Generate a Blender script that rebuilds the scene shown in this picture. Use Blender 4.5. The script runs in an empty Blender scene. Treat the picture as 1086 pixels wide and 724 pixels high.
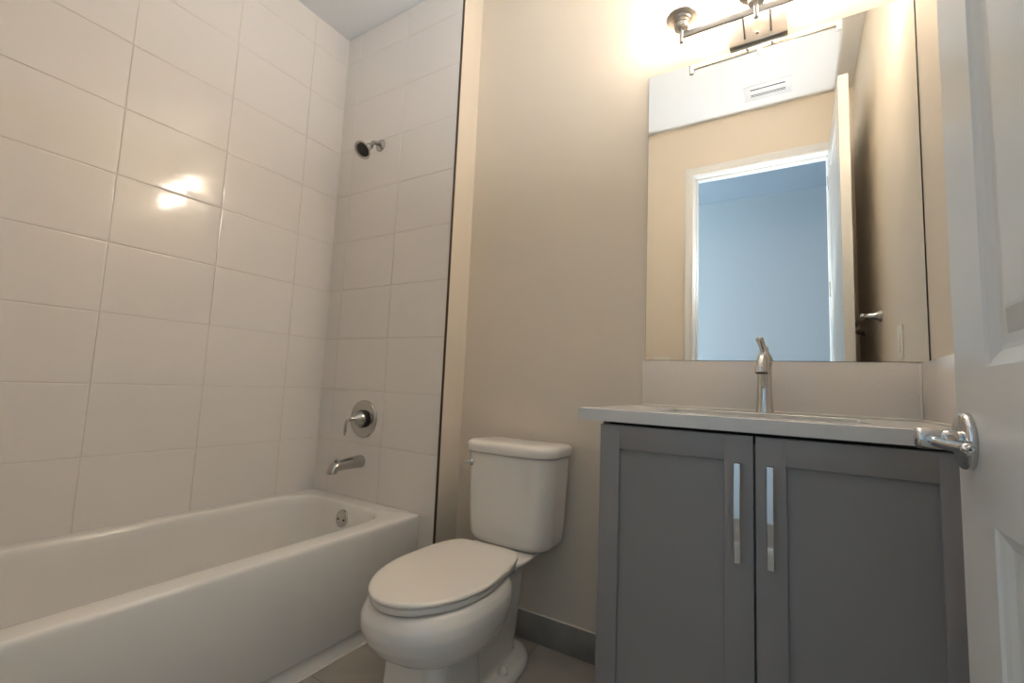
import bpy, bmesh, math, random
from mathutils import Vector, Matrix
random.seed(7)
PI = math.pi
SC = bpy.context.scene
COL = SC.collection

# ------------------------------------------------------------------ camera, world, light, exposure
cam_d = bpy.data.cameras.new('camera')
cam = bpy.data.objects.new('camera', cam_d)
COL.objects.link(cam)
cam.location = (2.06617, -1.64323, 0.96594)
cam.rotation_euler = (1.66578155, -0.04209753, 0.55055221)
cam_d.sensor_fit = 'HORIZONTAL'
cam_d.sensor_width = 36.0
cam_d.lens = 487.0284 / 1086 * 36.0
cam_d.clip_start = 0.01
SC.camera = cam

EXPOSURE = 1.38
LAMP_STRENGTH = 11.0
LAMP_COLOR = (1.0, 0.875, 0.72)
DAY_POWER = 160.0
FLASH_POWER = 43.0
DAY_COLOR = (0.69, 0.86, 1.0)
SC.view_settings.view_transform = 'Standard'
SC.view_settings.look = 'None'
SC.view_settings.gamma = 1.0
SC.view_settings.exposure = EXPOSURE
SC.view_settings.use_curve_mapping = False
w = bpy.data.worlds.new('world')
SC.world = w
w.use_nodes = True
w.node_tree.nodes['Background'].inputs[0].default_value = (0.65, 0.8, 1.0, 1)
w.node_tree.nodes['Background'].inputs[1].default_value = 1.0


def area_light(name, loc, target, sx, sy, power, color):
    d = bpy.data.lights.new(name, 'AREA')
    d.shape = 'RECTANGLE'
    d.size, d.size_y = sx, sy
    d.energy = power
    d.color = color
    o = bpy.data.objects.new(name, d)
    COL.objects.link(o)
    o.location = loc
    o.rotation_euler = (Vector(target) - Vector(loc)).to_track_quat('-Z', 'Y').to_euler()
    return o


# daylight entering through the window in the hall outside the doorway
area_light('window_daylight', (-2.33, -2.36, 1.5), (4.0, -2.36, 0.9), 0.95, 1.7, DAY_POWER, DAY_COLOR)

# the photographer's flash, aimed up at the ceiling from the doorway
fd_ = bpy.data.lights.new('camera_flash', 'SPOT')
fd_.energy = FLASH_POWER
fd_.color = (0.84, 0.92, 1.0)
fd_.spot_size = math.radians(95)
fd_.spot_blend = 1.0
fd_.shadow_soft_size = 0.04
fo_ = bpy.data.objects.new('camera_flash', fd_)
COL.objects.link(fo_)
fo_.location = (2.12, -1.66, 1.20)
fo_.rotation_euler = (Vector((1.5, -0.95, 2.81)) - fo_.location).to_track_quat('-Z', 'Y').to_euler()

# ------------------------------------------------------------------ helpers
def srgb(r, g, b):
    def f(c):
        c /= 255.0
        return c / 12.92 if c <= 0.04045 else ((c + 0.055) / 1.055) ** 2.4
    return (f(r), f(g), f(b), 1.0)


def mat(name, color, rough=0.5, metal=0.0, coat=0.0, spec=0.5, bump=0.0, bscale=200.0, var=0.0, vscale=6.0):
    m = bpy.data.materials.new(name)
    m.use_nodes = True
    nt = m.node_tree
    b = nt.nodes['Principled BSDF']
    b.inputs['Base Color'].default_value = color
    b.inputs['Roughness'].default_value = rough
    b.inputs['Metallic'].default_value = metal
    b.inputs['Coat Weight'].default_value = coat
    b.inputs['Coat Roughness'].default_value = 0.05
    b.inputs['Specular IOR Level'].default_value = spec
    tc = nt.nodes.new('ShaderNodeTexCoord')
    if var > 0:
        n = nt.nodes.new('ShaderNodeTexNoise')
        n.inputs['Scale'].default_value = vscale
        n.inputs['Detail'].default_value = 6
        nt.links.new(tc.outputs['Object'], n.inputs['Vector'])
        mr = nt.nodes.new('ShaderNodeMapRange')
        mr.inputs[1].default_value = 0.3
        mr.inputs[2].default_value = 0.7
        mr.inputs[3].default_value = 1 - var
        mr.inputs[4].default_value = 1 + var
        nt.links.new(n.outputs['Fac'], mr.inputs[0])
        mx = nt.nodes.new('ShaderNodeMix')
        mx.data_type = 'RGBA'
        mx.blend_type = 'MULTIPLY'
        mx.inputs[0].default_value = 1.0
        mx.inputs[6].default_value = color
        nt.links.new(mr.outputs[0], mx.inputs[7])
        nt.links.new(mx.outputs[2], b.inputs['Base Color'])
    if bump > 0:
        n2 = nt.nodes.new('ShaderNodeTexNoise')
        n2.inputs['Scale'].default_value = bscale
        n2.inputs['Detail'].default_value = 3
        nt.links.new(tc.outputs['Object'], n2.inputs['Vector'])
        bp = nt.nodes.new('ShaderNodeBump')
        bp.inputs['Strength'].default_value = bump
        bp.inputs['Distance'].default_value = 0.002
        nt.links.new(n2.outputs['Fac'], bp.inputs['Height'])
        nt.links.new(bp.outputs['Normal'], b.inputs['Normal'])
    return m


M = {
    'paint': mat('wall_paint', srgb(228, 216, 199), 0.55, bump=0.06, bscale=260, var=0.01),
    'hall': mat('hall_paint', srgb(174, 181, 186), 0.7),
    'hall_ceiling': mat('hall_ceiling_paint', srgb(150, 160, 170), 0.8),
    'ceiling': mat('ceiling_paint', srgb(232, 231, 229), 0.8, bump=0.05, bscale=180),
    'tile': mat('glazed_tile', srgb(240, 233, 226), 0.09, coat=0.3, var=0.012, vscale=3),
    'grout': mat('tile_grout', srgb(230, 220, 208), 0.85),
    'floor': mat('floor_tile', srgb(170, 163, 152), 0.45, var=0.10, vscale=9),
    'floor_grout': mat('floor_grout', srgb(150, 142, 132), 0.9),
    'base_tile': mat('baseboard_tile', srgb(152, 146, 138), 0.5, var=0.10, vscale=14),
    'caulk': mat('caulk', srgb(236, 228, 218), 0.4),
    'tub': mat('tub_acrylic', srgb(239, 235, 229), 0.13, coat=0.3),
    'porcelain': mat('porcelain', srgb(239, 234, 226), 0.10, coat=0.4),
    'plastic_seat': mat('seat_plastic', srgb(238, 231, 221), 0.22),
    'satin': mat('satin_metal', (0.50, 0.48, 0.455, 1), 0.16, 1.0),
    'chrome': mat('chrome', (0.66, 0.655, 0.65, 1), 0.07, 1.0),
    'nickel': mat('brushed_nickel', (0.56, 0.52, 0.475, 1), 0.34, 1.0),
    'dark': mat('dark_rubber', srgb(40, 36, 32), 0.5),
    'cabinet': mat('cabinet_paint', srgb(144, 140, 139), 0.38, bump=0.03, bscale=400),
    'gap_shadow': mat('painted_gap_shadow', srgb(52, 50, 49), 0.7),
    'quartz': mat('quartz_top', srgb(216, 214, 211), 0.16, var=0.02, vscale=120),
    'splash': mat('quartz_splash', srgb(232, 224, 216), 0.22, var=0.02, vscale=150),
    'basin': mat('basin_ceramic', srgb(225, 222, 216), 0.12),
    'door': mat('door_paint', srgb(222, 221, 217), 0.30, bump=0.02, bscale=300),
    'trim': mat('trim_paint', srgb(234, 233, 230), 0.30),
    'bronze': mat('tile_edge_metal', srgb(92, 78, 62), 0.35, 0.7),
    'switch': mat('switch_plastic', srgb(235, 230, 220), 0.35),
    'vent': mat('vent_paint', srgb(236, 236, 236), 0.4),
    'slot_shadow': mat('vent_slot_shadow', srgb(70, 72, 78), 0.7),
    'edge': mat('mirror_edge_gap_shadow', srgb(70, 74, 66), 0.3),
    'hallfloor': mat('hall_floor', srgb(112, 96, 80), 0.5, var=0.08),
}
m = bpy.data.materials.new('mirror_glass')
m.use_nodes = True
b = m.node_tree.nodes['Principled BSDF']
b.inputs['Base Color'].default_value = (0.90, 0.91, 0.89, 1)
b.inputs['Metallic'].default_value = 1.0
b.inputs['Roughness'].default_value = 0.0
M['mirror'] = m
m = bpy.data.materials.new('lit_frosted_glass')
m.use_nodes = True
b = m.node_tree.nodes['Principled BSDF']
b.inputs['Base Color'].default_value = (0.9, 0.87, 0.82, 1)
b.inputs['Roughness'].default_value = 0.25
b.inputs['Emission Color'].default_value = (*LAMP_COLOR, 1)
b.inputs['Emission Strength'].default_value = LAMP_STRENGTH
M['shade'] = m
m = bpy.data.materials.new('window_pane')
m.use_nodes = True
b = m.node_tree.nodes['Principled BSDF']
b.inputs['Transmission Weight'].default_value = 1.0
b.inputs['Roughness'].default_value = 0.0
b.inputs['IOR'].default_value = 1.02
M['pane'] = m


def new():
    return bmesh.new()


def box(bm, a, b, bevel=0.0, seg=2, mi=0):
    a, b = Vector(a), Vector(b)
    lo = Vector((min(a[i], b[i]) for i in range(3)))
    hi = Vector((max(a[i], b[i]) for i in range(3)))
    t = bmesh.new()
    bmesh.ops.create_cube(t, size=1.0)
    for v in t.verts:
        v.co = Vector(((lo[i] + hi[i]) / 2 + v.co[i] * (hi[i] - lo[i])) for i in range(3))
    if bevel > 0:
        bmesh.ops.bevel(t, geom=t.edges[:], offset=bevel, segments=seg, profile=0.5, affect='EDGES', clamp_overlap=True)
    for f in t.faces:
        f.material_index = mi
        f.smooth = bevel > 0
    merge(bm, t)


def merge(bm, t):
    me = bpy.data.meshes.new('tmp')
    t.to_mesh(me)
    t.free()
    bm.from_mesh(me)
    bpy.data.meshes.remove(me)


def loft(bm, rings, cap0=True, cap1=True, smooth=True, mi=0, close=True):
    vs = [[bm.verts.new(p) for p in r] for r in rings]
    n = len(vs[0])
    for i in range(len(vs) - 1):
        for j in range(n if close else n - 1):
            k = (j + 1) % n
            try:
                f = bm.faces.new((vs[i][j], vs[i][k], vs[i + 1][k], vs[i + 1][j]))
                f.smooth = smooth
                f.material_index = mi
            except ValueError:
                pass
    for flag, r, rev in ((cap0, vs[0], True), (cap1, vs[-1], False)):
        if flag:
            f = bm.faces.new(list(reversed(r)) if rev else r)
            f.smooth = smooth
            f.material_index = mi
    return vs


def frame_of(d):
    d = Vector(d).normalized()
    up = Vector((0, 0, 1)) if abs(d.z) < 0.95 else Vector((0, 1, 0))
    u = up.cross(d).normalized()
    return d, u, d.cross(u).normalized()


def lathe(bm, origin, axis, prof, n=32, mi=0, cap0=True, cap1=True, smooth=True):
    """prof: list of (distance along axis, radius)"""
    o = Vector(origin)
    d, u, v = frame_of(axis)
    rings = []
    for t, r in prof:
        r = max(r, 1e-4)
        rings.append([o + d * t + (u * math.cos(2 * PI * k / n) + v * math.sin(2 * PI * k / n)) * r for k in range(n)])
    loft(bm, rings, cap0, cap1, smooth, mi)


def catmull(pts, rad, sub=6):
    P = [Vector(p) for p in pts]
    out, ro = [], []
    for i in range(len(P) - 1):
        p0, p1, p2, p3 = P[max(i - 1, 0)], P[i], P[i + 1], P[min(i + 2, len(P) - 1)]
        for s in range(sub):
            t = s / sub
            out.append(0.5 * ((2 * p1) + (-p0 + p2) * t + (2 * p0 - 5 * p1 + 4 * p2 - p3) * t * t + (-p0 + 3 * p1 - 3 * p2 + p3) * t ** 3))
            ro.append(rad[i] * (1 - t) + rad[i + 1] * t)
    out.append(P[-1])
    ro.append(rad[-1])
    return out, ro


def tube(bm, pts, rad, n=20, sub=6, flat=1.0, up=(0, 0, 1), mi=0):
    if not isinstance(rad, (list, tuple)):
        rad = [rad] * len(pts)
    P, Rr = catmull(pts, rad, sub) if sub > 1 else ([Vector(p) for p in pts], list(rad))
    rings = []
    u = None
    for i, p in enumerate(P):
        d = (P[min(i + 1, len(P) - 1)] - P[max(i - 1, 0)]).normalized()
        if u is None:
            upv = Vector(up)
            if abs(d.dot(upv)) > 0.95:
                upv = Vector((0, 1, 0))
            u = upv.cross(d).normalized()
        else:
            u = (u - d * u.dot(d)).normalized()
        v = d.cross(u)
        rings.append([p + u * math.cos(2 * PI * k / n) * Rr[i] + v * math.sin(2 * PI * k / n) * Rr[i] * flat for k in range(n)])
    loft(bm, rings, True, True, True, mi)


def rrect(x0, x1, y0, y1, r, z, seg=10, en=8):
    """rounded rectangle ring, constant vertex count; r may be one radius or four (x1y1, x0y1, x0y0, x1y0)"""
    if not isinstance(r, (list, tuple)):
        r = [r] * 4
    cs = [(x1 - r[0], y1 - r[0], 0, r[0]), (x0 + r[1], y1 - r[1], PI / 2, r[1]), (x0 + r[2], y0 + r[2], PI, r[2]), (x1 - r[3], y0 + r[3], 1.5 * PI, r[3])]
    pts = []
    arcs = []
    for cx, cy, a0, rr in cs:
        arcs.append([(cx + rr * math.cos(a0 + PI / 2 * k / seg), cy + rr * math.sin(a0 + PI / 2 * k / seg)) for k in range(seg + 1)])
    for i in range(4):
        pts += arcs[i]
        a, c = arcs[i][-1], arcs[(i + 1) % 4][0]
        for k in range(1, en):
            t = k / en
            pts.append((a[0] * (1 - t) + c[0] * t, a[1] * (1 - t) + c[1] * t))
    return [Vector((px, py, z)) for px, py in pts]


ORIG = {}


def obj(name, bm, mats, parent=None, sharp=None):
    if not isinstance(mats, (list, tuple)):
        mats = [mats]
    bmesh.ops.recalc_face_normals(bm, faces=bm.faces[:])
    off = Vector((0, 0, 0))
    if parent is not None:
        off = ORIG[parent.name]
        for v in bm.verts:
            v.co -= off
    me = bpy.data.meshes.new(name)
    bm.to_mesh(me)
    bm.free()
    if sharp is not None:
        me.set_sharp_from_angle(angle=math.radians(sharp))
    for mm in mats:
        me.materials.append(mm)
    o = bpy.data.objects.new(name, me)
    COL.objects.link(o)
    if parent is not None:
        o.parent = parent
    ORIG[o.name] = off
    return o


def thing(name, label, cat, loc, group=None):
    o = bpy.data.objects.new(name, None)
    o.empty_display_size = 0.05
    COL.objects.link(o)
    o.location = loc
    ORIG[o.name] = Vector(loc)
    o['label'] = label
    o['category'] = cat
    if group:
        o['group'] = group
    return o


def struct(name, bm, mats, sharp=None):
    o = obj(name, bm, mats, None, sharp)
    o['kind'] = 'structure'
    return o


# ------------------------------------------------------------------ room dimensions (metres)
X_R = 2.3777      # right wall
Y_REAR = -1.579   # wall with the doorway
Y_END = -0.140    # tiled end wall of the tub alcove
X_RET = 0.8033    # corner where the alcove wall returns to the back wall
ZC = 2.8144       # ceiling
D_X0, D_X1, D_Z = 1.497, 2.256, 2.44   # doorway
HALL_Y = -3.06

bm = new()
# stone-look floor tiles with thin joints
box(bm, (-0.15, -1.80, -0.06), (X_R + 0.12, 0.12, -0.004), mi=1)
fx = [0.0, 0.62, 1.23, 1.84, X_R]
fy = [Y_REAR - 0.115, -1.22, -0.61, 0.0]
for i in range(len(fx) - 1):
    for j in range(len(fy) - 1):
        box(bm, (fx[i] + 0.0012, fy[j] + 0.0012, -0.005), (fx[i + 1] - 0.0012, fy[j + 1] - 0.0012, 0.0), mi=0)
struct('floor', bm, [M['floor'], M['floor_grout']])

bm = new()
box(bm, (-0.15, -1.80, ZC), (X_R + 0.12, 0.12, ZC + 0.08))
struct('ceiling', bm, M['ceiling'])

bm = new()
box(bm, (X_RET - 0.02, 0.0, 0.0), (X_R + 0.12, 0.12, ZC))
struct('wall_back', bm, M['paint'])

bm = new()
box(bm, (X_R, -1.668, 0.0), (X_R + 0.12, 0.0, ZC))
struct('wall_right', bm, M['paint'])


def tiled(bm, ue, ve, place, gap=0.0012, bev=0.0020, depth=0.0020, tilt=0.0005):
    """glazed tiles with pillowed edges; place(u, v, d) gives a point d in front of the wall"""
    for i in range(len(ue) - 1):
        for j in range(len(ve) - 1):
            u0, u1, v0, v1 = ue[i] + gap, ue[i + 1] - gap, ve[j] + gap, ve[j + 1] - gap
            if u1 - u0 < 0.006 or v1 - v0 < 0.006:
                continue
            a, c = random.uniform(-tilt, tilt), random.uniform(-tilt, tilt)
            if u1 - u0 < 0.2:
                a *= 0.4
            if v1 - v0 < 0.2:
                c *= 0.4
            rings = []
            for ins, d in ((0, -0.001), (0, depth * 0.45), (bev * 0.45, depth * 0.86), (bev, depth), (bev + 0.004, depth + 0.0001)):
                r = []
                for (u, v, su, sv) in ((u0 + ins, v0 + ins, -1, -1), (u1 - ins, v0 + ins, 1, -1), (u1 - ins, v1 - ins, 1, 1), (u0 + ins, v1 - ins, -1, 1)):
                    r.append(Vector(place(u, v, d + (a * su + c * sv if ins > 0 else 0))))
                rings.append(r)
            loft(bm, rings, False, True, True, 1)


rows = [0.0] + [0.1606 + 0.25 * k for k in range(11)]
rows = [z for z in rows if z < ZC - 0.01] + [ZC]
TD = 0.0020
# left wall (long side of the tub)
bm = new()
box(bm, (-0.12, -1.78, 0.0), (-TD, 0.12, ZC), mi=0)
cols = [-0.341 - 0.3549 * k for k in range(5)]
ue = sorted([c for c in cols if c > -1.66] + [-1.668, Y_END])
tiled(bm, ue, rows, lambda u, v, d: (-TD + d, u, v))
struct('wall_left', bm, [M['grout'], M['tile']], 25)
# end wall with the shower fittings, standing proud of the back wall
bm = new()
box(bm, (-TD, Y_END + TD, 0.0), (X_RET - 0.009, 0.10, ZC), mi=0)
box(bm, (X_RET - 0.009, Y_END + 0.004, 0.0), (X_RET, 0.10, ZC), mi=2)
tiled(bm, [0.0, 0.1034, 0.4548, X_RET - 0.0075], rows, lambda u, v, d: (u, Y_END + TD - d, v))
struct('wall_shower', bm, [M['grout'], M['tile'], M['paint']], 25)
# soft joint where the two tiled walls meet
bm = new()
loft(bm, [[Vector((-0.001, Y_END - 0.005, z)), Vector((0.005, Y_END + 0.001, z)), Vector((-0.002, Y_END + 0.002, z))] for z in (0.41, ZC - 0.001)], True, True, False)
struct('trim_5', bm, M['caulk'])
# metal edge where the tile stops
bm = new()
box(bm, (X_RET - 0.0078, Y_END - 0.0012, 0.0), (X_RET + 0.0006, Y_END + 0.0062, ZC - 0.001), 0.0006, 1)
struct('trim_1', bm, M['bronze'])

# wall with the doorway; the tub alcove runs a little deeper behind it
bm = new()
YO = Y_REAR - 0.115
box(bm, (X_RET, YO, 0.0), (D_X0 - 0.018, Y_REAR, ZC))
box(bm, (D_X0 - 0.018, YO, D_Z + 0.018), (D_X1 + 0.018, Y_REAR, ZC))
box(bm, (D_X1 + 0.018, YO, 0.0), (X_R, Y_REAR, ZC))
box(bm, (-0.0, YO - 0.10, 0.0), (X_RET + 0.05, YO, ZC))
struct('wall_rear', bm, M['paint'])

# door lining, stops and casing
bm = new()
for (x0, x1) in ((D_X0 - 0.018, D_X0), (D_X1, D_X1 + 0.018)):
    box(bm, (x0, YO, 0), (x1, Y_REAR, D_Z + 0.018), 0.001, 1)
box(bm, (D_X0, YO, D_Z), (D_X1, Y_REAR, D_Z + 0.018), 0.001, 1)
box(bm, (D_X0, YO + 0.02, 0), (D_X0 + 0.011, Y_REAR - 0.045, D_Z), 0.002, 1)
box(bm, (D_X1 - 0.011, YO + 0.02, 0), (D_X1, Y_REAR - 0.045, D_Z), 0.002, 1)
box(bm, (D_X0, YO + 0.02, D_Z - 0.011), (D_X1, Y_REAR - 0.045, D_Z), 0.002, 1)
struct('trim_2', bm, M['trim'])


def casing(yface, s):
    """stepped casing round the doorway, s = which way it stands off the wall"""
    t = new()
    prof = [(0.005, 0.0), (0.005, 0.007), (0.010, 0.010), (0.026, 0.010), (0.030, 0.012), (0.054, 0.0125), (0.058, 0.011), (0.062, 0.009), (0.062, 0.0)]
    rings = []
    for (cx, cz) in ((0, 0), (0, 1), (1, 1), (1, 0)):
        r = []
        for (o, d) in prof:
            x = D_X0 - o if cx == 0 else D_X1 + o
            z = 0.0 if cz == 0 else D_Z + o
            r.append(Vector((x, yface + s * d, z)))
        rings.append(r)
    loft(t, rings, True, True, False)
    return t


struct('trim_3', casing(Y_REAR, 1), M['trim'])
struct('trim_4', casing(YO, -1), M['trim'])

# grey tile baseboards with a caulked top
for nm, a, c in (('baseboard_back', (X_RET, -0.010, 0.0), (1.642, 0.0, 0.102)),
                 ('baseboard_return', (X_RET, Y_END, 0.0), (X_RET + 0.009, -0.010, 0.102)),
                 ('baseboard_rear', (X_RET + 0.0, Y_REAR, 0.0), (D_X0 - 0.063, Y_REAR + 0.009, 0.102)),
                 ('baseboard_right', (X_R - 0.009, Y_REAR, 0.0), (X_R, -0.50, 0.102))):
    bm = new()
    box(bm, a, c, 0.001, 1, mi=0)
    d = [0, 0, 0]
    a2, c2 = list(a), list(c)
    a2[2], c2[2] = 0.102, 0.1045
    box(bm, a2, c2, 0.001, 1, mi=1)
    struct(nm, bm, [M['base_tile'], M['caulk']])

# ------------------------------------------------------------------ hall outside the doorway (seen in the mirror)
HX0, HX1, HYN = -2.40, 3.60, YO
bm = new()
box(bm, (HX0 - 0.1, HALL_Y - 0.1, -0.06), (HX1 + 0.1, HYN, -0.001))
struct('floor_hall', bm, M['hallfloor'])
bm = new()
box(bm, (HX0 - 0.1, HALL_Y - 0.1, ZC), (HX1 + 0.1, HYN - 0.1, ZC + 0.08))
struct('ceiling_hall', bm, M['hall_ceiling'])
bm = new()
box(bm, (HX0 - 0.1, HALL_Y - 0.1, 0), (HX1 + 0.1, HALL_Y, ZC))
struct('wall_hall_far', bm, M['hall'])
bm = new()
box(bm, (HX1, HALL_Y, 0), (HX1 + 0.1, HYN, ZC))
struct('wall_hall_right', bm, M['hall'])
bm = new()
box(bm, (X_R + 0.121, HYN, 0), (HX1 + 0.1, HYN + 0.1, ZC))
box(bm, (HX0 - 0.1, HYN - 0.1, 0), (-0.001, HYN, ZC))
struct('wall_hall_near', bm, M['hall'])
bm = new()
WY0, WY1, WZ0, WZ1 = -2.86, -1.86, 0.6, 2.4
box(bm, (HX0 - 0.1, HALL_Y, 0), (HX0, HYN - 0.1, WZ0))
box(bm, (HX0 - 0.1, HALL_Y, WZ1), (HX0, HYN - 0.1, ZC))
box(bm, (HX0 - 0.1, HALL_Y, WZ0), (HX0, WY0, WZ1))
box(bm, (HX0 - 0.1, WY1, WZ0), (HX0, HYN - 0.1, WZ1))
struct('wall_hall_left', bm, M['hall'])
bm = new()
for (a, c) in (((WY0, WZ0), (WY0 + 0.04, WZ1)), ((WY1 - 0.04, WZ0), (WY1, WZ1)), ((WY0, WZ0), (WY1, WZ0 + 0.04)),
               ((WY0, WZ1 - 0.04), (WY1, WZ1)), ((WY0, 1.48), (WY1, 1.52))):
    box(bm, (HX0 - 0.08, a[0], a[1]), (HX0 - 0.03, c[0], c[1]), 0.003, 1)
wf = struct('window_1', bm, M['trim'])
bm = new()
box(bm, (HX0 - 0.058, WY0 + 0.03, WZ0 + 0.03), (HX0 - 0.054, WY1 - 0.03, WZ1 - 0.03))
obj('pane', bm, M['pane'], wf)

# ------------------------------------------------------------------ open white panel door
DFX, DBX = 2.250, 2.2885       # room face, hidden face
DY0, DY1 = Y_REAR + 0.006, -0.800


def door_face(bm, x, s, panels, y0, y1, z0, z1):
    """flat face with sunken moulded panels; s = outward direction along x"""
    zs = sorted({z0, z1, *[p[2] for p in panels], *[p[3] for p in panels]})
    ys = sorted({y0, y1, *[p[0] for p in panels], *[p[1] for p in panels]})
    grid = {}

    def V(y, z):
        k = (round(y, 5), round(z, 5))
        if k not in grid:
            grid[k] = bm.verts.new((x, y, z))
        return grid[k]
    for i in range(len(ys) - 1):
        for j in range(len(zs) - 1):
            if any(abs(ys[i] - p[0]) < 1e-6 and abs(zs[j] - p[2]) < 1e-6 for p in panels):
                continue
            bm.faces.new((V(ys[i], zs[j]), V(ys[i + 1], zs[j]), V(ys[i + 1], zs[j + 1]), V(ys[i], zs[j + 1])))
    for (py0, py1, pz0, pz1) in panels:
        prof = [(0.0, 0.0), (0.003, -0.003), (0.010, -0.0055), (0.018, -0.0095), (0.024, -0.0105), (0.034, -0.0105), (0.040, -0.0085), (0.058, -0.0025), (0.062, -0.002)]
        prev = [V(py0, pz0), V(py1, pz0), V(py1, pz1), V(py0, pz1)]
        for (ins, d) in prof[1:]:
            cur = [bm.verts.new((x + s * d, yy, zz)) for yy, zz in ((py0 + ins, pz0 + ins), (py1 - ins, pz0 + ins), (py1 - ins, pz1 - ins), (py0 + ins, pz1 - ins))]
            for k in range(4):
                bm.faces.new((prev[k], prev[(k + 1) % 4], cur[(k + 1) % 4], cur[k]))
            prev = cur
        bm.faces.new(prev)
    return [V(y0, z0), V(y1, z0), V(y1, z1), V(y0, z1)]


bm = new()
pn = [(DY0 + 0.118, DY1 - 0.118, 0.235, 0.833), (DY0 + 0.118, DY1 - 0.118, 1.009, D_Z - 0.135)]
door_face(bm, DFX, -1, pn, DY0, DY1, 0.012, D_Z - 0.004)
door_face(bm, DBX, 1, pn, DY0, DY1, 0.012, D_Z - 0.004)
zs = [0.012, 0.235, 0.833, 1.009, D_Z - 0.135, D_Z - 0.004]
for y in (DY0, DY1):
    for i in range(len(zs) - 1):
        bm.faces.new([bm.verts.new(p) for p in ((DFX, y, zs[i]), (DBX, y, zs[i]), (DBX, y, zs[i + 1]), (DFX, y, zs[i + 1]))])
ysl = [DY0, DY0 + 0.118, DY1 - 0.118, DY1]
for z in (0.012, D_Z - 0.004):
    for i in range(3):
        bm.faces.new([bm.verts.new(p) for p in ((DFX, ysl[i], z), (DBX, ysl[i], z), (DBX, ysl[i + 1], z), (DFX, ysl[i + 1], z))])
bmesh.ops.remove_doubles(bm, verts=bm.verts[:], dist=1e-5)
door = struct('door_1', bm, M['door'])
door['label'] = 'white moulded panel door standing open at the right of the vanity'
HY, HZ = -0.8475, 0.9205
for s, xf in ((-1, DFX), (1, DBX)):
    bm = new()
    lathe(bm, (xf, HY, HZ), (s, 0, 0), [(0, 0.0355), (0.0055, 0.0355), (0.008, 0.0345), (0.0095, 0.032), (0.0105, 0.020), (0.012, 0.0125)], 40)
    hd = obj('door_handle', bm, M['chrome'], door)
    hd['label'] = 'chrome lever handle'
    bm = new()
    lathe(bm, (xf + s * 0.010, HY, HZ), (s, 0, 0), [(0, 0.0125), (0.0085, 0.0120), (0.0092, 0.0130), (0.037, 0.0136), (0.040, 0.0132), (0.0415, 0.011), (0.042, 0.001)], 28)
    x0 = xf + s * 0.038
    tube(bm, [(x0 - s * 0.005, HY + 0.002, HZ - 0.001), (x0 - s * 0.004, HY - 0.03, HZ - 0.002), (x0 - s * 0.008, HY - 0.065, HZ - 0.003), (x0 - s * 0.014, HY - 0.098, HZ - 0.003), (x0 - s * 0.0145, HY - 0.101, HZ - 0.003)],
         [0.0090, 0.0080, 0.0076, 0.0076, 0.003], 18, 6, flat=0.85)
    obj('lever', bm, M['chrome'], hd)
for hz in (0.22, 0.95, 1.6, 2.24):
    bm = new()
    lathe(bm, (D_X1 - 0.0085, Y_REAR + 0.0075, hz - 0.045), (0, 0, 1), [(0, 0.002), (0.001, 0.0058), (0.089, 0.0058), (0.09, 0.002)], 14)
    obj('hinge', bm, M['nickel'], door)

# ------------------------------------------------------------------ bathtub
TX, TZ = 0.7165, 0.4128
TY0, TY1 = YO + 0.002, Y_END - 0.001
tub = thing('bathtub', 'white alcove bathtub with smooth apron under the tiled shower wall', 'bathtub', (0.36, -0.9, 0))
bm = new()
X0 = 0.001
IX0, IX1, IY0, IY1 = 0.052, 0.634, TY0 + 0.12, TY1 - 0.078


def inner(ins, z, r):
    k = (TZ - z) / 0.33
    return rrect(IX0 + ins, IX1 - ins, IY0 + ins + 0.14 * k * k, IY1 - ins - 0.02 * k, r, z, 12, 14)


rings = [rrect(X0, TX - 0.013, TY0, TY1, 0.002, 0.002, 12, 14),
         rrect(X0, TX - 0.013, TY0, TY1, 0.002, 0.058, 12, 14),
         rrect(X0, TX - 0.003, TY0, TY1, 0.002, 0.062, 12, 14),
         rrect(X0, TX, TY0, TY1, 0.002, 0.066, 12, 14),
         rrect(X0, TX, TY0, TY1, 0.002, TZ - 0.030, 12, 14),
         rrect(X0, TX, TY0, TY1, 0.004, TZ - 0.014, 12, 14),
         rrect(X0, TX - 0.002, TY0, TY1, 0.006, TZ - 0.006, 12, 14),
         rrect(X0, TX - 0.007, TY0, TY1, 0.008, TZ - 0.0012, 12, 14),
         rrect(X0, TX - 0.013, TY0, TY1, 0.010, TZ, 12, 14),
         inner(-0.010, TZ, 0.155), inner(-0.002, TZ - 0.0012, 0.15), inner(0.004, TZ - 0.006, 0.148), inner(0.008, TZ - 0.014, 0.145),
         inner(0.012, TZ - 0.035, 0.143), inner(0.022, TZ - 0.12, 0.138), inner(0.036, TZ - 0.22, 0.13), inner(0.05, TZ - 0.275, 0.12),
         inner(0.07, TZ - 0.305, 0.11), inner(0.10, TZ - 0.322, 0.09), inner(0.14, TZ - 0.330, 0.07)]
loft(bm, rings, True, True)
obj('tub_shell', bm, M['tub'], tub, 50)
bm = new()
oc = Vector((0.352, IY1 - 0.0155, 0.347))
lathe(bm, oc + Vector((0, 0.005, 0)), (0, -1, 0.09), [(0, 0.038), (0.006, 0.0395), (0.011, 0.038), (0.0135, 0.033), (0.0145, 0.02), (0.0147, 0.001)], 40)
ov = obj('overflow_plate', bm, M['satin'], tub)
ov['label'] = 'round metal overflow plate with two screws'
for dx in (-0.019, 0.019):
    bm = new()
    lathe(bm, oc + Vector((dx, -0.0085, -0.001)), (0, -1, 0.09), [(0, 0.005), (0.002, 0.0048), (0.003, 0.003), (0.0031, 0.0005)], 14)
    obj('screw', bm, M['dark'], ov)
bm = new()
lathe(bm, (0.34, IY1 - 0.26, TZ - 0.330), (0, 0, 1), [(0, 0.036), (0.004, 0.034), (0.005, 0.02), (0.005, 0.001)], 32)
obj('drain', bm, M['chrome'], tub)
bm = new()
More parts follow.
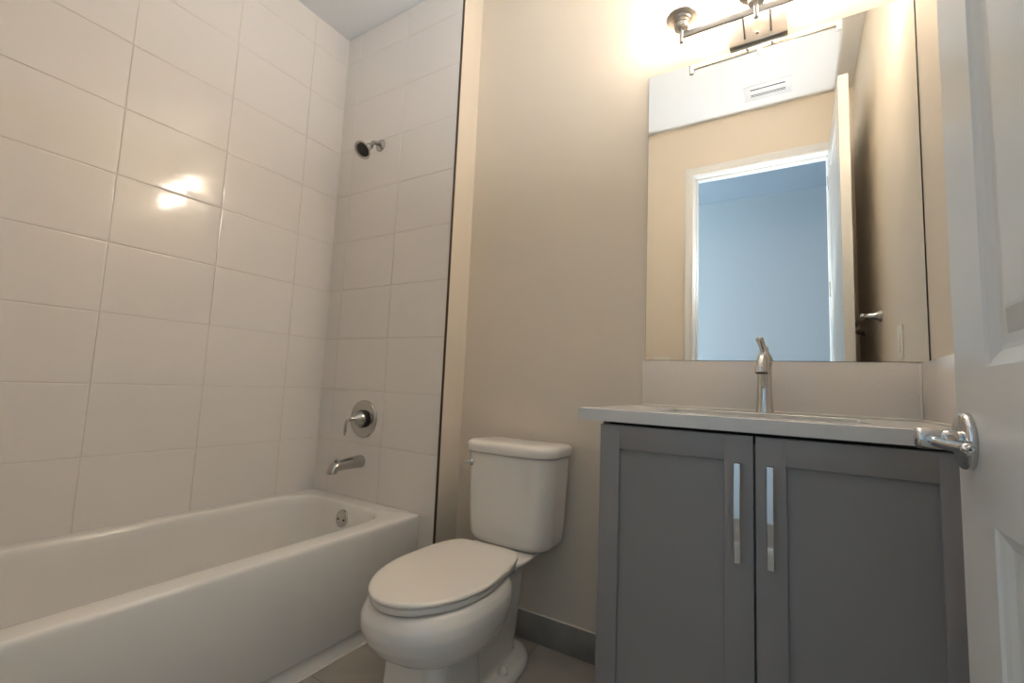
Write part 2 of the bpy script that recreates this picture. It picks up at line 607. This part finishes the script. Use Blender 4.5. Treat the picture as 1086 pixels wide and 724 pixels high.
box(bm, (TX - 0.0135, TY0 + 0.1, 0.0002), (TX - 0.004, TY1, 0.006), 0.002, 2)
obj('caulk', bm, M['caulk'], tub)

# ------------------------------------------------------------------ shower and tub fittings on the end wall
sh = thing('showerhead', 'small bell shaped metal shower head on a bent arm high on the tile', 'shower head', (0.3146, Y_END, 2.131))
bm = new()
lathe(bm, (0.3146, Y_END, 2.131), (0, -1, 0), [(0, 0.031), (0.003, 0.031), (0.008, 0.026), (0.011, 0.014), (0.012, 0.011)], 32)
obj('flange', bm, M['satin'], sh)
bm = new()
A = Vector((0.3146, Y_END, 2.131))
hd_dir = Vector((0.0, -0.72, -0.69)).normalized()
tip = A + Vector((0.006, -0.070, -0.036))
tube(bm, [A, A + Vector((0, -0.022, 0.002)), A + Vector((0.002, -0.050, -0.010)), tip], 0.0098, 18, 6)
obj('arm', bm, M['satin'], sh)
bm = new()
lathe(bm, tip - hd_dir * 0.006, hd_dir, [(0, 0.008), (0.001, 0.0135), (0.012, 0.0145), (0.014, 0.0175), (0.030, 0.0185), (0.032, 0.0165), (0.042, 0.022), (0.054, 0.031), (0.062, 0.0405), (0.066, 0.0435), (0.069, 0.0435), (0.0695, 0.0405), (0.0665, 0.034), (0.065, 0.0325)], 40)
obj('head', bm, M['satin'], sh)
bm = new()
lathe(bm, tip - hd_dir * 0.006, hd_dir, [(0.0638, 0.0335), (0.0665, 0.031), (0.0680, 0.020), (0.0684, 0.001)], 32)
d_, u_, v_ = frame_of(hd_dir)
for rr, nn in ((0.008, 6), (0.017, 12), (0.026, 18)):
    for k in range(nn):
        c = tip + hd_dir * 0.0603 + (u_ * math.cos(2 * PI * k / nn) + v_ * math.sin(2 * PI * k / nn)) * rr
        lathe(bm, c, hd_dir, [(0, 0.0017), (0.0032, 0.0014), (0.0034, 0.0002)], 6)
sf = obj('spray_face', bm, M['dark'], sh)
sf['label'] = 'dark spray face with rubber nozzles'

vl = thing('shower_valve', 'round shower valve plate with drooping lever above the tub spout', 'shower valve', (0.334, Y_END, 0.7795))
bm = new()
lathe(bm, (0.334, Y_END, 0.7795), (0, -1, 0), [(0, 0.0885), (0.003, 0.0885), (0.0075, 0.085), (0.009, 0.079), (0.0085, 0.072), (0.0075, 0.05), (0.0075, 0.03)], 56)
obj('escutcheon', bm, M['satin'], vl)
bm = new()
lathe(bm, (0.334, Y_END - 0.006, 0.7795), (0, -1, 0), [(0, 0.041), (0.012, 0.041), (0.0135, 0.038)], 36)
cl = obj('collar', bm, M['dark'], vl)
cl['label'] = 'dark gap ring behind the lever hub'
bm = new()
lathe(bm, (0.334, Y_END - 0.016, 0.7795), (0, -1, 0), [(0, 0.034), (0.004, 0.0375), (0.012, 0.0365), (0.030, 0.025), (0.046, 0.0135), (0.056, 0.0098), (0.066, 0.0092)], 36)
hub = obj('hub', bm, M['satin'], vl)
bm = new()
tube(bm, [(0.334, Y_END - 0.072, 0.7795), (0.334, Y_END - 0.088, 0.779), (0.332, Y_END - 0.098, 0.768), (0.330, Y_END - 0.100, 0.748), (0.328, Y_END - 0.099, 0.725), (0.327, Y_END - 0.100, 0.706)],
     [0.009, 0.0085, 0.0075, 0.0085, 0.0095, 0.003], 18, 6, flat=0.6)
obj('lever', bm, M['satin'], vl)

sp = thing('tub_spout', 'chrome tub spout with diverter knob just above the tub rim', 'tub spout', (0.331, Y_END, 0.584))
bm = new()
tube(bm, [(0.331, Y_END, 0.584), (0.331, Y_END - 0.004, 0.584), (0.331, Y_END - 0.05, 0.583), (0.331, Y_END - 0.11, 0.579), (0.331, Y_END - 0.138, 0.573), (0.331, Y_END - 0.152, 0.556), (0.331, Y_END - 0.154, 0.548)],
     [0.0315, 0.0325, 0.030, 0.0255, 0.0245, 0.0235, 0.0235], 28, 6, flat=0.92)
obj('body', bm, M['satin'], sp)
bm = new()
lathe(bm, (0.331, Y_END - 0.138, 0.590), (0, 0, 1), [(0, 0.004), (0.012, 0.004), (0.0125, 0.0075), (0.020, 0.0075), (0.0215, 0.005), (0.022, 0.001)], 18)
obj('diverter_knob', bm, M['satin'], sp)
bm = new()
lathe(bm, (0.331, Y_END - 0.154, 0.5485), (0, 0, -1), [(0, 0.018), (0.0015, 0.018), (0.0016, 0.001)], 24)
obj('outlet', bm, M['dark'], sp)

# ------------------------------------------------------------------ toilet
CX = 1.162
YAW = 0.06     # the bowl sits a few degrees out of square with the wall


def turn(bm):
    bmesh.ops.rotate(bm, verts=bm.verts[:], cent=(CX, -0.26, 0), matrix=Matrix.Rotation(YAW, 3, 'Z'))
wc = thing('toilet', 'white two piece toilet with closed lid between tub and vanity', 'toilet', (CX, -0.42, 0))


def egg(yf, yb, hw, z, ym=None, pf=2.2, pb=2.6, n=56, wb=1.0):
    """egg-shaped plan ring: front at yf, back at yb, widest (half width hw) at ym"""
    ym = (yf * 0.45 + yb * 0.55) if ym is None else ym
    pts = []
    for k in range(n):
        a = 2 * PI * k / n
        c, s = math.cos(a), math.sin(a)
        p = pf if s < 0 else pb
        ex = math.copysign(abs(c) ** (2 / p), c) * hw
        ey = math.copysign(abs(s) ** (2 / p), s)
        y = ym + (ym - yf) * ey if s < 0 else ym + (yb - ym) * ey
        pts.append(Vector((CX + ex, y, z)))
    return pts


bm = new()
# bulbous bowl
loft(bm, [egg(-0.60, -0.42, 0.08, 0.212, pb=2.4), egg(-0.675, -0.370, 0.125, 0.226, pb=2.4), egg(-0.725, -0.340, 0.152, 0.246, pb=2.4), egg(-0.760, -0.322, 0.168, 0.272, pb=2.4), egg(-0.783, -0.312, 0.178, 0.303, pb=2.4),
          egg(-0.794, -0.308, 0.182, 0.332, pb=2.4), egg(-0.793, -0.308, 0.180, 0.357, pb=2.4), egg(-0.782, -0.310, 0.171, 0.377, pb=2.4), egg(-0.768, -0.315, 0.160, 0.388, pb=2.4), egg(-0.74, -0.33, 0.14, 0.3905, pb=2.4)])
# pedestal column under the bowl
loft(bm, [rrect(CX - 0.112, CX + 0.112, -0.705, -0.425, 0.045, 0.0), rrect(CX - 0.110, CX + 0.110, -0.700, -0.43, 0.045, 0.02), rrect(CX - 0.101, CX + 0.101, -0.690, -0.44, 0.045, 0.10),
          rrect(CX - 0.098, CX + 0.098, -0.684, -0.445, 0.045, 0.18), rrect(CX - 0.100, CX + 0.100, -0.68, -0.44, 0.045, 0.25)])
# trapway behind it
loft(bm, [rrect(CX - 0.046, CX + 0.046, -0.47, -0.13, 0.035, 0.01), rrect(CX - 0.050, CX + 0.050, -0.47, -0.13, 0.04, 0.06), rrect(CX - 0.058, CX + 0.058, -0.46, -0.13, 0.04, 0.12), rrect(CX - 0.068, CX + 0.068, -0.44, -0.13, 0.05, 0.18),
          rrect(CX - 0.076, CX + 0.076, -0.40, -0.13, 0.05, 0.24), rrect(CX - 0.078, CX + 0.078, -0.37, -0.128, 0.05, 0.29), rrect(CX - 0.074, CX + 0.074, -0.34, -0.125, 0.05, 0.345)])
# deck that carries the tank
loft(bm, [egg(-0.40, -0.14, 0.075, 0.30, pb=5), egg(-0.42, -0.10, 0.085, 0.335, pb=5), egg(-0.42, -0.06, 0.105, 0.352, pb=5), egg(-0.42, -0.045, 0.128, 0.370, pb=6), egg(-0.42, -0.045, 0.134, 0.380, pb=6), egg(-0.42, -0.05, 0.13, 0.3845, pb=6)])
# foot flange
loft(bm, [egg(-0.60, -0.055, 0.116, 0.0, -0.25, 2.6, 2.2), egg(-0.60, -0.055, 0.116, 0.012, -0.25, 2.6, 2.2), egg(-0.58, -0.065, 0.108, 0.024, -0.25, 2.6, 2.2), egg(-0.55, -0.08, 0.095, 0.032, -0.25, 2.6, 2.2)])
turn(bm)
bw = obj('bowl', bm, M['porcelain'], wc)
rm = bw.modifiers.new('fuse', 'REMESH')
rm.mode = 'VOXEL'
rm.voxel_size = 0.0055
rm.use_smooth_shade = True
sm = bw.modifiers.new('soften', 'SMOOTH')
sm.factor = 0.5
sm.iterations = 8


def lid_ring(ins, z):
    """seat outline: elongated front, squarer hinge end"""
    pts = []
    n = 72
    for k in range(n):
        a = 2 * PI * k / n
        c, s = math.cos(a), math.sin(a)
        p = 2.0 if s < 0 else 8.0
        ex = math.copysign(abs(c) ** (2 / p), c)
        ey = math.copysign(abs(s) ** (2 / p), s)
        hw = 0.166 - ins
        if s > 0:
            hw *= 1 - 0.25 * ey ** 2
        y = -0.53 + (0.255 - ins) * ey if s < 0 else -0.53 + (0.248 - ins) * ey
        pts.append(Vector((CX + ex * hw, y, z)))
    return pts


bm = new()
loft(bm, [lid_ring(0.015, 0.3920), lid_ring(0.006, 0.3922), lid_ring(0.003, 0.3950), lid_ring(0.003, 0.4050), lid_ring(0.005, 0.4080), lid_ring(0.011, 0.4095)])
turn(bm)
st = obj('seat', bm, M['plastic_seat'], wc)
bm = new()
loft(bm, [lid_ring(0.010, 0.4110), lid_ring(0.002, 0.4112), lid_ring(-0.002, 0.4140), lid_ring(-0.002, 0.4180), lid_ring(0.0, 0.4215), lid_ring(0.004, 0.4232), lid_ring(0.012, 0.4240), lid_ring(0.06, 0.4255), lid_ring(0.12, 0.4260)])
turn(bm)
sl = obj('seat_lid', bm, M['plastic_seat'], wc)
for dx in (-0.07, 0.07):
    bm = new()
    box(bm, (CX + dx - 0.022, -0.305, 0.380), (CX + dx + 0.022, -0.268, 0.4125), 0.006, 3)
    turn(bm)
    obj('hinge', bm, M['plastic_seat'], wc)


def tank_ring(x0, x1, y0, y1, rf, bow, z):
    """rounded box plan whose front face bows outward"""
    r = rrect(x0, x1, y0, y1, (0.02, 0.02, rf, rf), z, 10, 10)
    xm, hw = (x0 + x1) / 2, (x1 - x0) / 2
    for p in r:
        t = (p.x - xm) / hw
        f = max(0.0, (y1 - p.y) / (y1 - y0))
        p.y -= bow * (1 - t * t) * f
    return r


bm = new()
TKX0, TKX1 = CX - 0.1835, CX + 0.1835
loft(bm, [tank_ring(CX - 0.130, CX + 0.130, -0.165, -0.06, 0.035, 0.012, 0.3855), tank_ring(CX - 0.149, CX + 0.149, -0.177, -0.05, 0.045, 0.014, 0.388), tank_ring(CX - 0.163, CX + 0.163, -0.184, -0.042, 0.052, 0.015, 0.398),
          tank_ring(CX - 0.170, CX + 0.170, -0.187, -0.037, 0.052, 0.016, 0.414), tank_ring(CX - 0.173, CX + 0.173, -0.189, -0.034, 0.052, 0.016, 0.45),
          tank_ring(CX - 0.178, CX + 0.178, -0.191, -0.03, 0.048, 0.018, 0.57), tank_ring(TKX0, TKX1, -0.194, -0.026, 0.046, 0.02, 0.710), tank_ring(TKX0 + 0.01, TKX1 - 0.01, -0.185, -0.036, 0.04, 0.02, 0.7145)])
tk = obj('tank', bm, M['porcelain'], wc, 60)
bm = new()
LX0, LX1 = CX - 0.1935, CX + 0.1935
loft(bm, [tank_ring(LX0 + 0.012, LX1 - 0.012, -0.190, -0.028, 0.052, 0.02, 0.7135), tank_ring(LX0 + 0.002, LX1 - 0.002, -0.2045, -0.021, 0.058, 0.02, 0.7155), tank_ring(LX0, LX1, -0.206, -0.02, 0.06, 0.02, 0.7200),
          tank_ring(LX0, LX1, -0.206, -0.02, 0.06, 0.02, 0.7380), tank_ring(LX0 + 0.002, LX1 - 0.002, -0.204, -0.021, 0.06, 0.02, 0.7460), tank_ring(LX0 + 0.008, LX1 - 0.008, -0.198, -0.025, 0.058, 0.02, 0.7520),
          tank_ring(LX0 + 0.018, LX1 - 0.018, -0.188, -0.032, 0.052, 0.02, 0.7550), tank_ring(LX0 + 0.06, LX1 - 0.06, -0.16, -0.06, 0.04, 0.015, 0.7565)])
obj('tank_lid', bm, M['porcelain'], wc, 60)
bm = new()
fl = Vector((TKX0 + 0.036, -0.1965, 0.672))
fd = Vector((-0.15, -0.99, 0)).normalized()
lathe(bm, fl, fd, [(-0.006, 0.0145), (0.004, 0.0145), (0.007, 0.0125), (0.009, 0.007), (0.016, 0.006), (0.019, 0.0058), (0.020, 0.001)], 24)
tube(bm, [fl + fd * 0.014, fl + fd * 0.016 + Vector((-0.010, 0.002, -0.001)), fl + fd * 0.016 + Vector((-0.026, 0.006, -0.004)), fl + fd * 0.015 + Vector((-0.034, 0.008, -0.006))], [0.004, 0.0045, 0.005, 0.0025], 12, 5)
fv = obj('flush_lever', bm, M['chrome'], wc)
fv['label'] = 'chrome flush lever'
for s in (-1, 1):
    bm = new()
    lathe(bm, (CX + s * 0.078, -0.285, 0.025), (0, 0, 1), [(0, 0.017), (0.015, 0.0165), (0.024, 0.012), (0.029, 0.005), (0.0295, 0.0005)], 20)
    turn(bm)
    obj('bolt_cap', bm, M['porcelain'], wc)

# ------------------------------------------------------------------ vanity cabinet
VX0, VX1 = 1.639, X_R - 0.001
VF = -0.5064
vc = thing('vanity_cabinet', 'grey two door shaker vanity cabinet standing against the back wall', 'cabinet', ((VX0 + VX1) / 2, -0.25, 0))
bm = new()
box(bm, (VX0, VF + 0.021, 0.09), (VX0 + 0.016, -0.001, 0.8845), 0.001, 1)
box(bm, (VX1 - 0.016, VF + 0.021, 0.09), (VX1, -0.001, 0.8845), 0.001, 1)
box(bm, (VX0, VF + 0.021, 0.09), (VX1, -0.001, 0.106), 0.001, 1)
box(bm, (VX0, -0.012, 0.09), (VX1, -0.001, 0.884))
box(bm, (1.96, VF + 0.021, 0.09), (2.016, VF + 0.039, 0.86))
box(bm, (VX0 + 0.016, VF + 0.021, 0.09), (VX0 + 0.05, VF + 0.039, 0.86))
box(bm, (VX1 - 0.06, VF + 0.021, 0.09), (VX1 - 0.016, VF + 0.039, 0.86))
box(bm, (VX0 + 0.004, VF + 0.075, 0.0), (VX1, VF + 0.090, 0.09))
box(bm, (VX0 + 0.004, VF + 0.075, 0.0), (VX0 + 0.02, -0.001, 0.09))
box(bm, (2.339, VF + 0.003, 0.09), (VX1, VF + 0.021, 0.874), 0.001, 1)
obj('body', bm, M['cabinet'], vc)
bm = new()
box(bm, (VX0 + 0.0165, VF + 0.030, 0.82), (VX1 - 0.0165, VF + 0.046, 0.8845))  # rail coloured dark to paint the shadow gap under the counter
obj('gap_shadow_rail', bm, M['gap_shadow'], vc)


def shaker(x0, x1, z0, z1, sl, sr, rail):
    t = new()
    y0, y1, yp = VF, VF + 0.0205, VF + 0.0095

    def q(xa, xb, za, zb):
        box(t, (xa, y0, za), (xb, y1, zb), 0.0012, 2)
    q(x0, x0 + sl, z0, z1)
    q(x1 - sr, x1, z0, z1)
    q(x0 + sl - 0.001, x1 - sr + 0.001, z1 - rail, z1)
    q(x0 + sl - 0.001, x1 - sr + 0.001, z0, z0 + rail)
    box(t, (x0 + sl - 0.004, yp, z0 + rail - 0.004), (x1 - sr + 0.004, y1 - 0.002, z1 - rail + 0.004))
    return t


for (x0, x1, sl, sr, hx) in ((VX0 + 0.0005, 1.9862, 0.0505, 0.0575, 1.9568), (1.9905, 2.3375, 0.0572, 0.0505, 2.0183)):
    dr = obj('door', shaker(x0, x1, 0.098, 0.8775, sl, sr, 0.0575), M['cabinet'], vc)
    bm = new()
    hz0, hz1 = 0.6125, 0.8190
    hw = 0.0064
    # flat bar with a shallow bow and returned feet
    prof = []
    n = 14
    for k in range(n + 1):
        t = k / n
        prof.append((hz0 + (hz1 - hz0) * t, VF - 0.0225 - 0.011 * math.sin(PI * t)))
    rg = []
    for z, y in prof:
        rg.append([Vector((hx - hw, y, z)), Vector((hx - hw + 0.001, y - 0.001, z)), Vector((hx + hw - 0.001, y - 0.001, z)), Vector((hx + hw, y, z)), Vector((hx + hw, y + 0.006, z)), Vector((hx - hw, y + 0.006, z))])
    loft(bm, rg, True, True, True)
    for z in (hz0 + 0.006, hz1 - 0.006):
        box(bm, (hx - hw, VF - 0.022, z - 0.006), (hx + hw, VF + 0.001, z + 0.006), 0.001, 2)
    hh = obj('handle', bm, M['chrome'], dr, 35)
    hh['label'] = 'tall chrome bar pull'

# ------------------------------------------------------------------ countertop with its sink
CZ = 0.9161
ct = thing('countertop', 'pale stone countertop on the grey vanity with sunken sink', 'countertop', (1.98, -0.26, CZ - 0.031))
bm = new()
CX0, CX1, CY0, CY1 = 1.5813, X_R - 0.001, -0.5164, -0.001
BX0, BX1, BY0, BY1 = 1.752, 2.206, -0.415, -0.125
R_ = lambda x0, x1, y0, y1, r, z: rrect(x0, x1, y0, y1, r, z, 6, 12)
loft(bm, [R_(BX0, BX1, BY0, BY1, 0.04, CZ - 0.0305), R_(CX0, CX1, CY0, CY1, 0.001, CZ - 0.0305), R_(CX0, CX1, CY0, CY1, 0.001, CZ - 0.0015), R_(CX0 + 0.0015, CX1, CY0 + 0.0015, CY1, 0.001, CZ),
          R_(BX0, BX1, BY0, BY1, 0.04, CZ), R_(BX0 + 0.002, BX1 - 0.002, BY0 + 0.002, BY1 - 0.002, 0.04, CZ - 0.002), R_(BX0 + 0.002, BX1 - 0.002, BY0 + 0.002, BY1 - 0.002, 0.04, CZ - 0.0305)], False, False, True)
obj('slab', bm, M['quartz'], ct, 30)
bm = new()
rr = []
for ins, z in ((-0.010, CZ - 0.031), (0.003, CZ - 0.0312), (0.006, CZ - 0.05), (0.012, CZ - 0.10), (0.03, CZ - 0.135), (0.07, CZ - 0.145)):
    rr.append(R_(BX0 + ins, BX1 - ins, BY0 + ins, BY1 - ins, 0.045, z))
loft(bm, rr, False, True, True)
sb = obj('sink_basin', bm, M['basin'], ct)
bm = new()
lathe(bm, (1.979, -0.27, CZ - 0.1455), (0, 0, 1), [(0, 0.022), (0.003, 0.021), (0.004, 0.012), (0.004, 0.001)], 24)
obj('drain', bm, M['chrome'], sb)

bsx = thing('backsplash', 'pale stone backsplash strip along the back wall under the mirror', 'backsplash', (1.98, -0.006, CZ))
bm = new()
box(bm, (1.6047, -0.012, CZ), (X_R - 0.001, -0.0008, 1.0722), 0.001, 2)
obj('slab', bm, M['splash'], bsx)
bm = new()
box(bm, (1.6047, -0.0165, CZ), (X_R - 0.024, -0.011, CZ + 0.005), 0.002, 2)
obj('caulk', bm, M['caulk'], bsx)
ss = thing('side_splash', 'pale stone side splash on the right wall beside the counter', 'backsplash', (X_R - 0.011, -0.27, CZ))
bm = new()
box(bm, (2.3555, -0.505, CZ), (X_R - 0.0008, -0.0125, 1.0722), 0.001, 2)
obj('slab', bm, M['splash'], ss)
bm = new()
box(bm, (2.350, -0.505, CZ), (2.3560, -0.013, CZ + 0.005), 0.002, 2)
box(bm, (2.351, -0.0165, CZ), (2.3560, -0.0118, 1.070), 0.002, 2)
obj('caulk', bm, M['caulk'], ss)

# ------------------------------------------------------------------ faucet
FX, FY = 1.9875, -0.078
fc = thing('faucet', 'chrome single lever faucet standing behind the sink', 'faucet', (FX, FY, CZ))


def fring(z, rx, ryf, ryb, n=32):
    return [Vector((FX + rx * math.copysign(abs(math.cos(2 * PI * k / n)) ** 0.85, math.cos(2 * PI * k / n)), FY + (ryb if math.sin(2 * PI * k / n) > 0 else ryf) * math.sin(2 * PI * k / n), z)) for k in range(n)]


bm = new()
loft(bm, [fring(CZ, 0.0245, 0.026, 0.024), fring(CZ + 0.004, 0.0245, 0.026, 0.024), fring(CZ + 0.012, 0.0228, 0.024, 0.022), fring(CZ + 0.04, 0.0207, 0.021, 0.02), fring(CZ + 0.08, 0.0198, 0.020, 0.019), fring(CZ + 0.12, 0.0202, 0.021, 0.019), fring(CZ + 0.146, 0.0212, 0.0225, 0.020), fring(CZ + 0.150, 0.0205, 0.021, 0.0195)])
obj('body', bm, M['chrome'], fc, 60)
bm = new()
tube(bm, [(FX, FY - 0.008, CZ + 0.065), (FX - 0.0005, FY - 0.020, CZ + 0.118), (FX - 0.0008, FY - 0.045, CZ + 0.150), (FX - 0.001, FY - 0.075, CZ + 0.160), (FX - 0.001, FY - 0.099, CZ + 0.150), (FX - 0.001, FY - 0.109, CZ + 0.130), (FX - 0.001, FY - 0.112, CZ + 0.113)],
     [0.010, 0.0125, 0.0125, 0.0125, 0.0135, 0.0155, 0.0178], 26, 7)
obj('spout', bm, M['chrome'], fc, 60)
bm = new()
lathe(bm, (FX - 0.001, FY - 0.1121, CZ + 0.1128), (0, -0.15, -1), [(0, 0.0150), (0.001, 0.0150), (0.0012, 0.001)], 24)
obj('aerator', bm, M['dark'], fc)
bm = new()
loft(bm, [fring(CZ + 0.1515, 0.0205, 0.021, 0.0195), fring(CZ + 0.158, 0.0205, 0.021, 0.0192), fring(CZ + 0.172, 0.0170, 0.020, 0.016), fring(CZ + 0.184, 0.0115, 0.016, 0.011), fring(CZ + 0.190, 0.005, 0.008, 0.005)])
tube(bm, [(FX - 0.001, FY - 0.006, CZ + 0.180), (FX - 0.003, FY - 0.020, CZ + 0.193), (FX - 0.006, FY - 0.038, CZ + 0.205), (FX - 0.008, FY - 0.056, CZ + 0.214), (FX - 0.009, FY - 0.062, CZ + 0.216)], [0.0105, 0.0092, 0.0102, 0.0115, 0.005], 18, 6, flat=0.75)
obj('lever', bm, M['chrome'], fc, 60)

# ------------------------------------------------------------------ mirror
mr = thing('mirror', 'large frameless wall mirror above the backsplash', 'mirror', (1.99, -0.003, 1.0742))
bm = new()
box(bm, (1.6109, -0.0052, 1.0742), (2.3772, -0.0006, 2.1419), 0.0008, 1)  # dark glass edge, widened at right to paint the shaded gap by the wall
obj('glass_edge_gap_shadow', bm, M['edge'], mr)
bm = new()
box(bm, (1.6118, -0.0056, 1.0751), (2.3740, -0.0050, 2.1410))
obj('glass', bm, M['mirror'], mr)

# ------------------------------------------------------------------ vanity light
LC, LY = 1.9755, -0.098
vl2 = thing('vanity_light', 'three lamp brushed nickel wall light above the mirror', 'wall light', (LC, 0, 2.21))
bm = new()
box(bm, (LC - 0.0865, -0.021, 2.1475), (LC + 0.0865, -0.0005, 2.2700), 0.002, 2)
bp_ = obj('backplate', bm, M['nickel'], vl2)
bm = new()
lathe(bm, (LC - 0.001, -0.0205, 2.1725), (0, -1, 0), [(0, 0.005), (0.003, 0.005), (0.006, 0.004), (0.0075, 0.001)], 16)
obj('screw', bm, M['nickel'], bp_)
for dx in (-0.039, 0.039):
    bm = new()
    tube(bm, [(LC + dx, -0.019, 2.1655), (LC + dx, -0.05, 2.177), (LC + dx, LY + 0.003, 2.193)], 0.0036, 12, 2)
    obj('support_rod', bm, M['nickel'], vl2)
bm = new()
box(bm, (LC - 0.2287, LY - 0.0045, 2.1845), (LC + 0.2287, LY + 0.0045, 2.2050), 0.001, 2)
obj('crossbar', bm, M['nickel'], vl2)
for k in (-1, 0, 1):
    x = LC + k * 0.2290
    bm = new()
    lathe(bm, (x, LY, 2.168), (0, 0, 1), [(0, 0.0065), (0.001, 0.0075), (0.050, 0.0075), (0.0505, 0.022), (0.052, 0.0235), (0.068, 0.0235), (0.0685, 0.026), (0.078, 0.026), (0.079, 0.031), (0.086, 0.033), (0.0865, 0.049), (0.0885, 0.0515), (0.094, 0.0515), (0.095, 0.045)], 40)
    sk = obj('socket', bm, M['nickel'], vl2, 40)
    bm = new()
    lathe(bm, (x, LY, 2.2625), (0, 0, 1), [(0, 0.040), (0.002, 0.046), (0.02, 0.0475), (0.06, 0.050), (0.10, 0.056), (0.125, 0.062), (0.1255, 0.059), (0.10, 0.0525), (0.06, 0.0465), (0.02, 0.044), (0.004, 0.041)], 32)
    gs = obj('glass_shade', bm, M['shade'], sk)
    gs['label'] = 'lit frosted glass shade'

# ------------------------------------------------------------------ things seen in the mirror
tb = thing('towel_bar', 'chrome towel bar on the right wall behind the open door', 'towel bar', (X_R, -1.06, 1.3195))
bm = new()
tube(bm, [(X_R - 0.062, -0.770, 1.3195), (X_R - 0.062, -1.356, 1.3195)], 0.0085, 18, 1)
obj('bar', bm, M['chrome'], tb)
for y in (-0.784, -1.343):
    bm = new()
    lathe(bm, (X_R, y, 1.3195), (-1, 0, 0), [(0, 0.026), (0.004, 0.026), (0.007, 0.0235), (0.018, 0.016), (0.034, 0.0115), (0.055, 0.0105), (0.068, 0.0115), (0.074, 0.008), (0.0745, 0.001)], 28)
    obj('post', bm, M['chrome'], tb)
for nm, lab, cx, ax, u0, u1, gang in (('light_switch', 'white single switch plate on the right wall near the counter', X_R, 0, -0.428, -0.358, 1),
                                      ('light_switch', 'white double switch plate on the wall beside the doorway', Y_REAR, 1, 1.228, 1.344, 2)):
    loc = (cx, (u0 + u1) / 2, 1.145) if ax == 0 else ((u0 + u1) / 2, cx, 1.145)
    t_ = thing(nm, lab, 'light switch', loc)

    def P(u, d, z):
        return (cx - d, u, z) if ax == 0 else (u, cx + d, z)
    z0, z1 = (1.108, 1.2275) if ax == 0 else (1.083, 1.202)
    bm = new()
    box(bm, P(u0, 0, z0), P(u1, 0.006, z1), 0.003, 2)
    obj('plate', bm, M['switch'], t_)
    for g in range(gang):
        uc = (u0 + u1) / 2 + (g - (gang - 1) / 2) * 0.046
        zc = (z0 + z1) / 2
        bm = new()
        box(bm, P(uc - 0.0165, 0.005, zc - 0.033), P(uc + 0.0165, 0.0085, zc + 0.033), 0.0015, 2)
        obj('rocker', bm, M['switch'], t_)
vt = thing('ceiling_vent', 'white slotted air vent in the ceiling seen in the mirror', 'air vent', (1.947, -1.376, ZC))
bm = new()
vx0, vx1, vy0, vy1 = 1.82, 2.075, -1.455, -1.297
box(bm, (vx0, vy0, ZC - 0.005), (vx1, vy1, ZC - 0.0002), 0.002, 1)
obj('frame', bm, M['vent'], vt)
bm = new()
box(bm, (1.8555, -1.418, ZC - 0.0058), (2.0400, -1.332, ZC - 0.0049))  # dark sheet on the frame's face, painting the shadow inside the slots
obj('slot_shadow_sheet', bm, M['slot_shadow'], vt)
for (ya, yb) in ((-1.4180, -1.4110), (-1.4030, -1.3960), (-1.3880, -1.3420)):
    bm = new()
    box(bm, (1.8555, ya, ZC - 0.0064), (2.0400, yb, ZC - 0.0056), 0.0002, 1)
    obj('slat', bm, M['vent'], vt)
